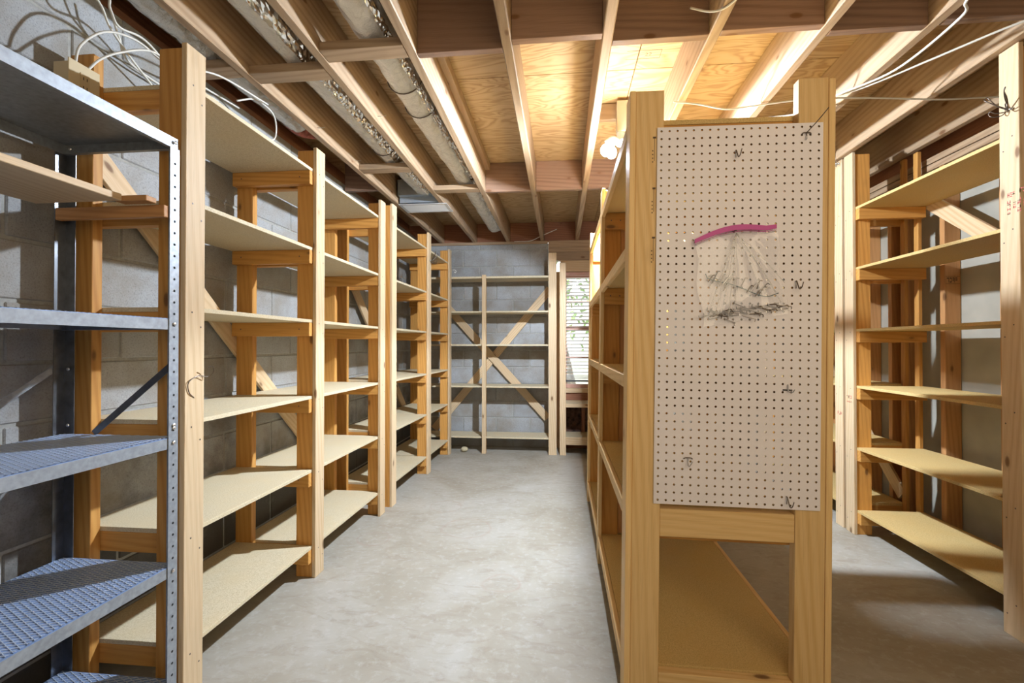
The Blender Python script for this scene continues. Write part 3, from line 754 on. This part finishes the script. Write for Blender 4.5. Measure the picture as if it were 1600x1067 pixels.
cable([(.64, 1.72, 2.435), (.60, 1.80, 2.435), (.555, 1.84, 2.45), (.50, 1.90, 2.51)], 'short white cable end hanging between joists at the top', .004)
cable([(-.55, 5.58, 2.425), (-.36, 5.56, 2.425), (-.22, 5.50, 2.47), (-.05, 5.46, 2.53)], 'thin cable along the top of the back block wall', .004)

# ------------------------------------------------------------------ hooks
def coat_hook(loc, face, label, s=1.0, mat=DWIRE):
    """double wire coat hook; face = direction it sticks out"""
    o = empty('coat_hook', loc); tag(o, label, 'hook')
    f = Vector(face); side = Vector((-f.y, f.x, 0))
    def pt(a, b, c): return tuple((side * a + f * b + Vector((0, 0, c))) * s)
    for sg in (1, -1):
        tube('wire_arm', [pt(0, .004, 0), pt(.012 * sg, .02, .012), pt(.026 * sg, .04, .035), pt(.040 * sg, .055, .055), pt(.048 * sg, .058, .066), pt(.042 * sg, .052, .073), pt(.034 * sg, .05, .062), pt(.024 * sg, .03, .03), pt(.004 * sg, .012, .006)], .0022 * s, mat, o, 6)
        tube('wire_loop', [pt(.004 * sg, .006, -.004), pt(.016 * sg, .02, -.018), pt(.034 * sg, .04, -.014), pt(.042 * sg, .046, .002), pt(.034 * sg, .046, .008), pt(.024 * sg, .034, -.004), pt(.006 * sg, .012, -.008)], .002 * s, mat, o, 6)
    a = tuple(-abs(v) * .001 for v in f)
    tube('screw_plate', [pt(-.016, .002, .008), pt(.016, .002, -.004)], .005 * s, STEEL, o, 8, 0)
    return o
coat_hook((1.849, 2.168, 2.178), (-1, 0, 0), 'dark double wire coat hook high on the near right post', 1.0)
coat_hook((1.849, 3.40, 2.42), (-1, 0, 0), 'shiny double wire coat hook on top of the far right post', 1.15, STEEL)
coat_hook((-1.232, 4.41, 2.0), (1, 0, 0), 'dark wire coat hook on the far left shelving post', 1.1)
hk = tube('wire_hook', [(-1.264, 1.53, 1.02), (-1.262, 1.505, 1.04), (-1.26, 1.50, 1.075), (-1.257, 1.54, 1.095), (-1.25, 1.575, 1.09), (-1.24, 1.59, 1.105), (-1.235, 1.58, 1.125), (-1.24, 1.565, 1.125)], .0016, DWIRE, None, 6, loc=(-1.264, 1.53, 1.02)); tag(hk, 'thin bent wire hook on the nearest left shelving post', 'hook')
hk = tube('cup_hook', [(-1.214, 5.26, 2.05), (-1.19, 5.26, 2.05), (-1.175, 5.26, 2.035), (-1.185, 5.26, 2.02), (-1.195, 5.26, 2.03)], .003, WHITE, None, 6, loc=(-1.214, 5.26, 2.05)); tag(hk, 'small white cup hook on the last left shelving post', 'hook')

# pegboard hooks
def peg_hook(kind, x, z, label):
    o = empty('pegboard_hook', (x, PY - .001, z)); tag(o, label, 'hook')
    if kind == 'J': tube('prong', [(0, .004, 0), (0, -.006, 0), (.001, -.012, -.012), (.002, -.02, -.026), (.004, -.03, -.022), (.007, -.034, -.006)], .0016, DWIRE, o, 6)
    if kind == 'J': tube('stem', [(0, -.004, .002), (0, -.003, -.022)], .0016, STEEL, o, 6, 0)
    if kind == 'T':
        tube('crossbar', [(-.0126, .004, 0), (-.0126, -.003, .001), (-.008, -.004, .004), (.008, -.004, .004), (.0126, -.003, .001), (.0126, .004, 0)], .0018, DWIRE, o, 6)
        tube('prong', [(0, -.004, .004), (-.001, -.006, -.012), (-.001, -.02, -.02), (.004, -.04, .0)], .0016, STEEL, o, 6)
    if kind == 'L':
        tube('crossbar', [(-.0126, .004, 0), (-.0126, -.003, .001), (-.008, -.004, .004), (.008, -.004, .004), (.0126, -.003, .001), (.0126, .004, 0)], .0018, DWIRE, o, 6)
        tube('stem', [(0, -.004, .004), (-.001, -.006, -.018)], .0018, STEEL, o, 6, 0)
        tube('prong', [(0, -.005, .004), (.008, -.05, .018), (.014, -.10, .034)], .0015, DWIRE, o, 6)
    if kind == 'B':
        tube('crossbar', [(-.0252 / 2, .004, 0), (-.0252 / 2, -.003, 0), (.0252 / 2, -.003, 0), (.0252 / 2, .004, 0)], .0019, HOLE, o, 6, 0)
        tube('stem', [(0, -.004, .018), (.001, -.005, -.004), (.006, -.02, -.006), (.008, -.03, .004)], .0016, STEEL, o, 6)
    tilt(o); return o
dx = lambda u: u
peg_hook('J', .527, 1.822, 'small wire hook near the top middle of the pegboard')
peg_hook('L', .738, 1.868, 'long prong wire hook at the top right corner of the pegboard')
peg_hook('J', .711, 1.408, 'small wire hook right of the plastic bag')
peg_hook('B', .689, 1.068, 'black crossbar hook right of centre on the lower pegboard')
peg_hook('T', .390, .842, 'small twin hook at the lower left of the pegboard')
peg_hook('J', .689, .735, 'small wire hook at the bottom right edge of the pegboard')

# plastic zip bag with spare hooks
def zipbag():
    corners = dict(tl=(.400, 1.528), tr=(.645, 1.572), br=(.680, 1.305), bl=(.428, 1.262))
    o = empty('zip_bag', (.53, PY - .012, 1.5)); tag(o, 'clear zip bag with magenta closure hanging on the pegboard', 'bag')
    nx, nz = 26, 26
    for side, dy in ((0, .002), (1, -.022)):
        vs = []; fs = []
        for j in range(nz + 1):
            t = j / nz
            for i in range(nx + 1):
                s = i / nx
                a = Vector(corners['tl']).lerp(Vector(corners['tr']), s); b = Vector(corners['bl']).lerp(Vector(corners['br']), s)
                p = a.lerp(b, t)
                arch = .018 * math.sin(PI * min(1, s * 1.15)) * (1 - t)
                bul = math.sin(PI * s) * math.sin(PI * min(1, t * .9 + .05))
                ang = math.atan2(p.x - .525, 1.56 - p.y + .02)
                cr_ = .0035 * math.sin(ang * 26) * (1 - t * .6) + .001 * mnoise.noise(Vector((s * 5, t * 5, side)))
                edge = -.010 * (1 if False else 0)
                vs.append((p.x - .53 + (.006 * math.sin(t * 9) if s in (0, 1) else 0), (dy * (bul * .8 + .2) + cr_ * bul), p.y + arch - 1.5))
        for j in range(nz):
            for i in range(nx):
                a = j * (nx + 1) + i; fs.append((a, a + 1, a + nx + 2, a + nx + 1))
        mesh('bag_film', vs, fs, BAG, o, (0, 0, 0), True)
    zt = []
    for i in range(17):
        s = i / 16; a = Vector(corners['tl']).lerp(Vector(corners['tr']), s); zt.append((a.x - .53, -.006, a.y + .018 * math.sin(PI * min(1, s * 1.15)) - 1.5))
    vs = []; fs = []
    for k, p in enumerate(zt):
        for y in (-.0025, .0025):
            for h in (-.002, .011 + .004 * math.sin(PI * k / 16)): vs.append((p[0], p[1] + y, p[2] + h))
    for k in range(len(zt) - 1):
        b = k * 4; fs += [(b, b + 4, b + 5, b + 1), (b + 2, b + 3, b + 7, b + 6), (b + 1, b + 5, b + 7, b + 3), (b, b + 2, b + 6, b + 4)]
    mesh('zipper', vs, fs, PINK, o)
    for dz in (-.006, -.010):
        tube('zipper_track', [(p[0], p[1] - .001, p[2] + dz) for p in zt], .0009, STEEL if dz < -.008 else PINK, o, 5, 0)
    FOLD = m_clear('plastic_fold', (.98, .98, .98), .25, .1, .22)
    for (ex, ez, r) in ((.44, 1.30, .0012), (.462, 1.31, .0009), (.485, 1.33, .001), (.50, 1.29, .0012), (.52, 1.31, .0008), (.64, 1.37, .0015), (.655, 1.34, .001), (.60, 1.36, .0009), (.665, 1.40, .001)):
        tube('film_fold', [(.522 - .53, -.016, 1.555 - 1.5), ((.522 + ex) / 2 - .53, -.022, (1.555 + ez) / 2 - 1.495), (ex - .53, -.018, ez - 1.5)], r, FOLD, o, 5)
    tilt(o); return o
zipbag()
nl = tube('nail', [(.520, PY + .003, 1.568), (.520, PY - .035, 1.562)], .0018, NAIL, None, 6, 0, loc=(.520, PY, 1.568)); tag(nl, 'nail the plastic bag hangs on', 'nail'); tilt(nl)
protos = []; ZINC = m_simple('zinc_wire', (.55, .55, .57), .35, .35)
for k in range(4):
    L = .018 + .006 * k
    vs, fs = tubegeo(spline([(0, 0, 0), (0, 0, L), (.003, -.001, L + .004), (.008, -.002, L + .004)], 4), .0017, 5)
    me = bpy.data.meshes.new('spare_hook'); me.from_pydata([tuple(v) for v in vs], [], fs); me.materials.append((ZINC, DWIRE, ZINC, STEEL)[k]); protos.append(me)
for k in range(74):
    s = random.random(); low = k < 52
    if low: t = random.uniform(.86, .965)
    else: t = .50 + .30 * s + random.uniform(-.05, .05)
    a = Vector((.405, 1.525)).lerp(Vector((.645, 1.57)), .06 + s * .88); b = Vector((.432, 1.268)).lerp(Vector((.674, 1.31)), .06 + s * .88); p = a.lerp(b, t)
    o = link('spare_peg_hook', protos[k % 4], None, (p.x, PY - .012 + random.uniform(-.004, .004), p.y), (random.uniform(-.2, .2), random.uniform(1.2, 1.9) * (1 if k % 2 else -1) if low else random.uniform(.3, .7), random.uniform(-.3, .3)))
    tag(o, 'small steel peg hook jumbled in the bottom of the plastic bag' if low else 'small steel peg hook standing in the row across the plastic bag', 'hook', 'loose peg hooks in the bottom of the bag' if low else 'peg hooks in the row across the bag'); tilt(o)
lw = tube('long_wire', [(.435, PY - .012, 1.43), (.45, PY - .014, 1.412), (.52, PY - .014, 1.395), (.61, PY - .014, 1.36), (.655, PY - .014, 1.37)], .0014, m_simple('teal_steel', (.25, .33, .36), .35, .8), None, 6, loc=(.435, PY - .012, 1.43)); tag(lw, 'long bent wire lying across the plastic bag', 'wire'); tilt(lw)

# ------------------------------------------------------------------ stamps, screws and nails on boards
def marks(name, parent, rects, mat, plane, c):
    """rects: (u0,v0,u1,v1) on a plane x=c or y=c"""
    vs = []; fs = []
    o = parent.location if parent else (0, 0, 0)
    for (a0, b0, a1, b1) in rects:
        i = len(vs)
        q = [(a0, b0), (a1, b0), (a1, b1), (a0, b1)]
        for a, b in q: vs.append(((c, a, b) if plane == 'x' else (a, c, b)))
        fs.append((i, i + 1, i + 2, i + 3))
    return mesh(name, [(v[0] - o[0], v[1] - o[1], v[2] - o[2]) for v in vs], fs, mat, parent)
def text(name, s, parent, loc, rot, size, mat):
    c = bpy.data.curves.new(name, 'FONT'); c.body = s; c.size = size; c.extrude = .0001; c.materials.append(mat); c.align_x = 'CENTER'; c.align_y = 'CENTER'
    c.resolution_u = 2
    o = bpy.data.objects.new(name, c); COL.objects.link(o); o.parent = parent
    me = bpy.data.meshes.new_from_object(o); me.name = name; bpy.data.objects.remove(o); bpy.data.curves.remove(c)
    return link(name, me, parent, Vector(loc) - (parent.location if parent else Vector()), rot)
fbR = ur
def glyphs(y0, z0, w_, h_, n, vert=False, seed=1):
    rs = random.Random(seed); out = []
    for k in range(n):
        for q in range(3):
            if vert:
                a = y0; b = z0 + h_ * k / n; cw = w_; ch = h_ / n * .75
            else:
                a = y0 + w_ * k / n; b = z0; cw = w_ / n * .75; ch = h_
            t = .22
            opt = [(a, b, a + cw * t, b + ch), (a, b + ch * (1 - t), a + cw, b + ch), (a, b, a + cw, b + ch * t), (a + cw * (1 - t), b, a + cw, b + ch), (a, b + ch * .4, a + cw, b + ch * .6)]
            out.append(rs.choice(opt))
    return out
for j in (0, 1):
    yy = 2.182 - j * .045
    marks('lumber_stamp', ur, glyphs(yy - .030, 1.815 + j * .006, .034, .018, 3, False, 3 + j) + glyphs(yy - .012, 1.745, .014, .060, 4, True, 5 + j) + glyphs(yy - .036, 1.765, .012, .028, 2, True, 9 + j), INKR, 'x', 1.8494)
marks('lumber_stamp', ur, glyphs(3.265, .86, .05, .018, 3, False, 4) + glyphs(3.265, .835, .05, .01, 5, False, 14), INKR, 'x', 1.8494)
marks('lumber_stamp', ur2, glyphs(3.375, .74, .05, .022, 3, False, 6), INKR, 'x', 1.8494)
text('lumber_stamp', '1011', uc, (CX0 + .165, 2.7054, 1.70), (PI / 2, 0, 0), .05, INKK)
# three small vertical stamps on the front upright of the centre unit
for z in (1.845, 1.68, 1.52):
    marks('lumber_stamp', uc, [(CX0 + .078, z - .045, CX0 + .0795, z + .03), (CX0 + .074, z + .028, CX0 + .084, z + .034)] + [(CX0 + .072, z - .05 + k * .012, CX0 + .0755, z - .046 + k * .012) for k in range(4)], INKK, 'y', 1.5805)
# grade stamps on a stud and on the plywood overhead
for nm, (yy, zz) in {'a': (3.1245, 1.58), 'b': (3.4645, 1.80)}.items():
    g = glyphs(2.312, zz, .062, .03, 4, False, 21) + [(2.306, zz - .008, 2.384, zz - .006), (2.306, zz + .036, 2.384, zz + .038)]
    marks('lumber_stamp', wr, g, INKK, 'y', yy)
def ceil_text(s, x, y, size, r=PI):
    return text('panel_stamp', s, ce, (x, y, JT + .0005), (PI, 0, 0), size, INKK)
ceil_text('22', .44, 2.46, .035)
bar = [(.33, 2.425, .50, 2.427), (.33, 2.495, .50, 2.497), (.50, 2.425, .502, 2.497), (.42, 2.33, .47, 2.332), (.42, 2.37, .47, 2.372)]
multibox('panel_stamp', [((a, b, JT + .0002), (c, d, JT + .0012)) for a, b, c, d in bar], INKK, ce, tuple(ce.location))

SCREWS = CACHE
def dots(parent, pts, r=.0035, mat=NAIL, name='nail_head', axis='x'):
    vs = []; fs = []; o = parent.location
    for p in pts:
        i = len(vs)
        for k in range(6):
            a = 2 * PI * k / 6
            vs.append((p[0] - o[0], p[1] - o[1] + r * math.cos(a), p[2] - o[2] + r * math.sin(a)) if axis == 'x' else (p[0] - o[0] + r * math.cos(a), p[1] - o[1], p[2] - o[2] + r * math.sin(a)))
        fs.append(tuple(range(i, i + 6)))
    o2 = mesh(name, vs, fs, mat, parent); tag(o2, kind='stuff')
for u, x, ysf, zl, sg in ((uA, -1.2645, (1.489, 2.355, 3.245), ZL, 1), (ur, 1.8493, (2.13, 3.245), ZR, -1), (ur2, 1.8493, (3.362, 4.54), ZR, -1)):
    dots(u, [(x, y + f, z - .02 + d) for y in ysf for z in zl for f, d in ((.03, 0), (.07, -.05))])
dots(uA, [(x, 2.3228, z - .05) for z in ZL for x in (-1.34, -1.66)], axis='y')
dots(uc, [(x, 2.6608, z - .06) for z in ZC[:-1] for x in (.25, .30, .40, .72)], .004, axis='y')
# bent nails driven half way into the joist sides
for (x, y, z, nl_) in ((-1.418, 2.65, 2.475, 'leftmost bare joist, nearer of its two nails'), (-1.013, 2.55, 2.475, 'joist between the two long foil ducts'), (-1.418, 3.15, 2.475, 'leftmost bare joist, farther of its two nails')):
    t_ = tube('nail', [(x - .003, y, z), (x + .05, y - .01, z - .004)], .0016, STEEL, None, 6, 0, loc=(x, y, z)); tag(t_, 'nail sticking sideways out of the %s' % nl_, 'nail')

# small things on the floor
sb = sph('floor_stone', (-1.09, 5.32, .03), .032, m_simple('pale_stone', (.55, .47, .30), .8, 0, 30, .2), empty('stone_root'), (1.25, 1, .9)); rt = sb.parent; sb.parent = None
bpy.data.objects.remove(rt); tag(sb, 'small pale round stone under the back shelving', 'stone')

# ------------------------------------------------------------------ outside the window
gd = box('ground_outside', None, (-12, 5.95, .25), (14, 30, .35), GRASS, 0); tag(gd, kind='structure', label='pale ground beyond the window')
bankw = box('wall_outside', None, (-2.6, 5.95, -.1), (3.4, 6.05, .45), MORTAR, 0); tag(bankw, kind='structure', label='window well wall outside')
def tree(x, y, h, lean, label, seed, big=False):
    rs = random.Random(seed); t = empty('tree', (x, y, .3)); tag(t, label, 'tree', 'trees beyond the window')
    top = (lean, .3, h)
    tube('trunk', [(0, 0, 0), (lean * .2, .05, h * .3), (lean * .55, .1, h * .6), top], lambda q: .17 * (1 - q * .7), BARK, t, 10)
    vs, fs = [], []
    for k in range(7):
        z = h * (.35 + .08 * k); a = rs.uniform(0, 2 * PI); L = rs.uniform(1.2, 2.4)
        s = Vector((lean * (z / h) ** 1.2, .1, z)); e = s + Vector((math.cos(a) * L, math.sin(a) * L, rs.uniform(.2, 1)))
        tubegeo([s, s.lerp(e, .5) + Vector((0, 0, .15)), e], lambda q: .05 * (1 - q * .8), 6, vs, fs)
    mesh('branches', vs, fs, BARK, t)
    vs, fs = [], []
    for k in range(2600):
        a = rs.uniform(0, 2 * PI); rr = rs.uniform(.3, 3.0); z = rs.uniform(h * .12, h * 1.1)
        c = Vector((lean * .6 + math.cos(a) * rr, math.sin(a) * rr, z))
        if mnoise.noise(c * .8 + Vector((seed, 0, 0))) < -.02: continue
        n_ = Vector((rs.gauss(0, 1), rs.gauss(0, 1), rs.gauss(0, 1))).normalized(); u_ = n_.orthogonal().normalized(); v_ = n_.cross(u_); s_ = rs.uniform(.05, .11); i = len(vs)
        vs += [c + u_ * s_, c + v_ * s_ * .5, c - u_ * s_, c - v_ * s_ * .5]; fs.append((i, i + 1, i + 2, i + 3))
    lf = mesh('foliage', vs, fs, LEAF, t); tag(lf, kind='stuff')
tree(.15, 9.6, 5.5, 1.9 * -1, 'leaning tree with a dark trunk seen through the window', 3)
tree(6.5, 15.5, 7.5, .6, 'tree farther off behind the window blind on the right', 5)
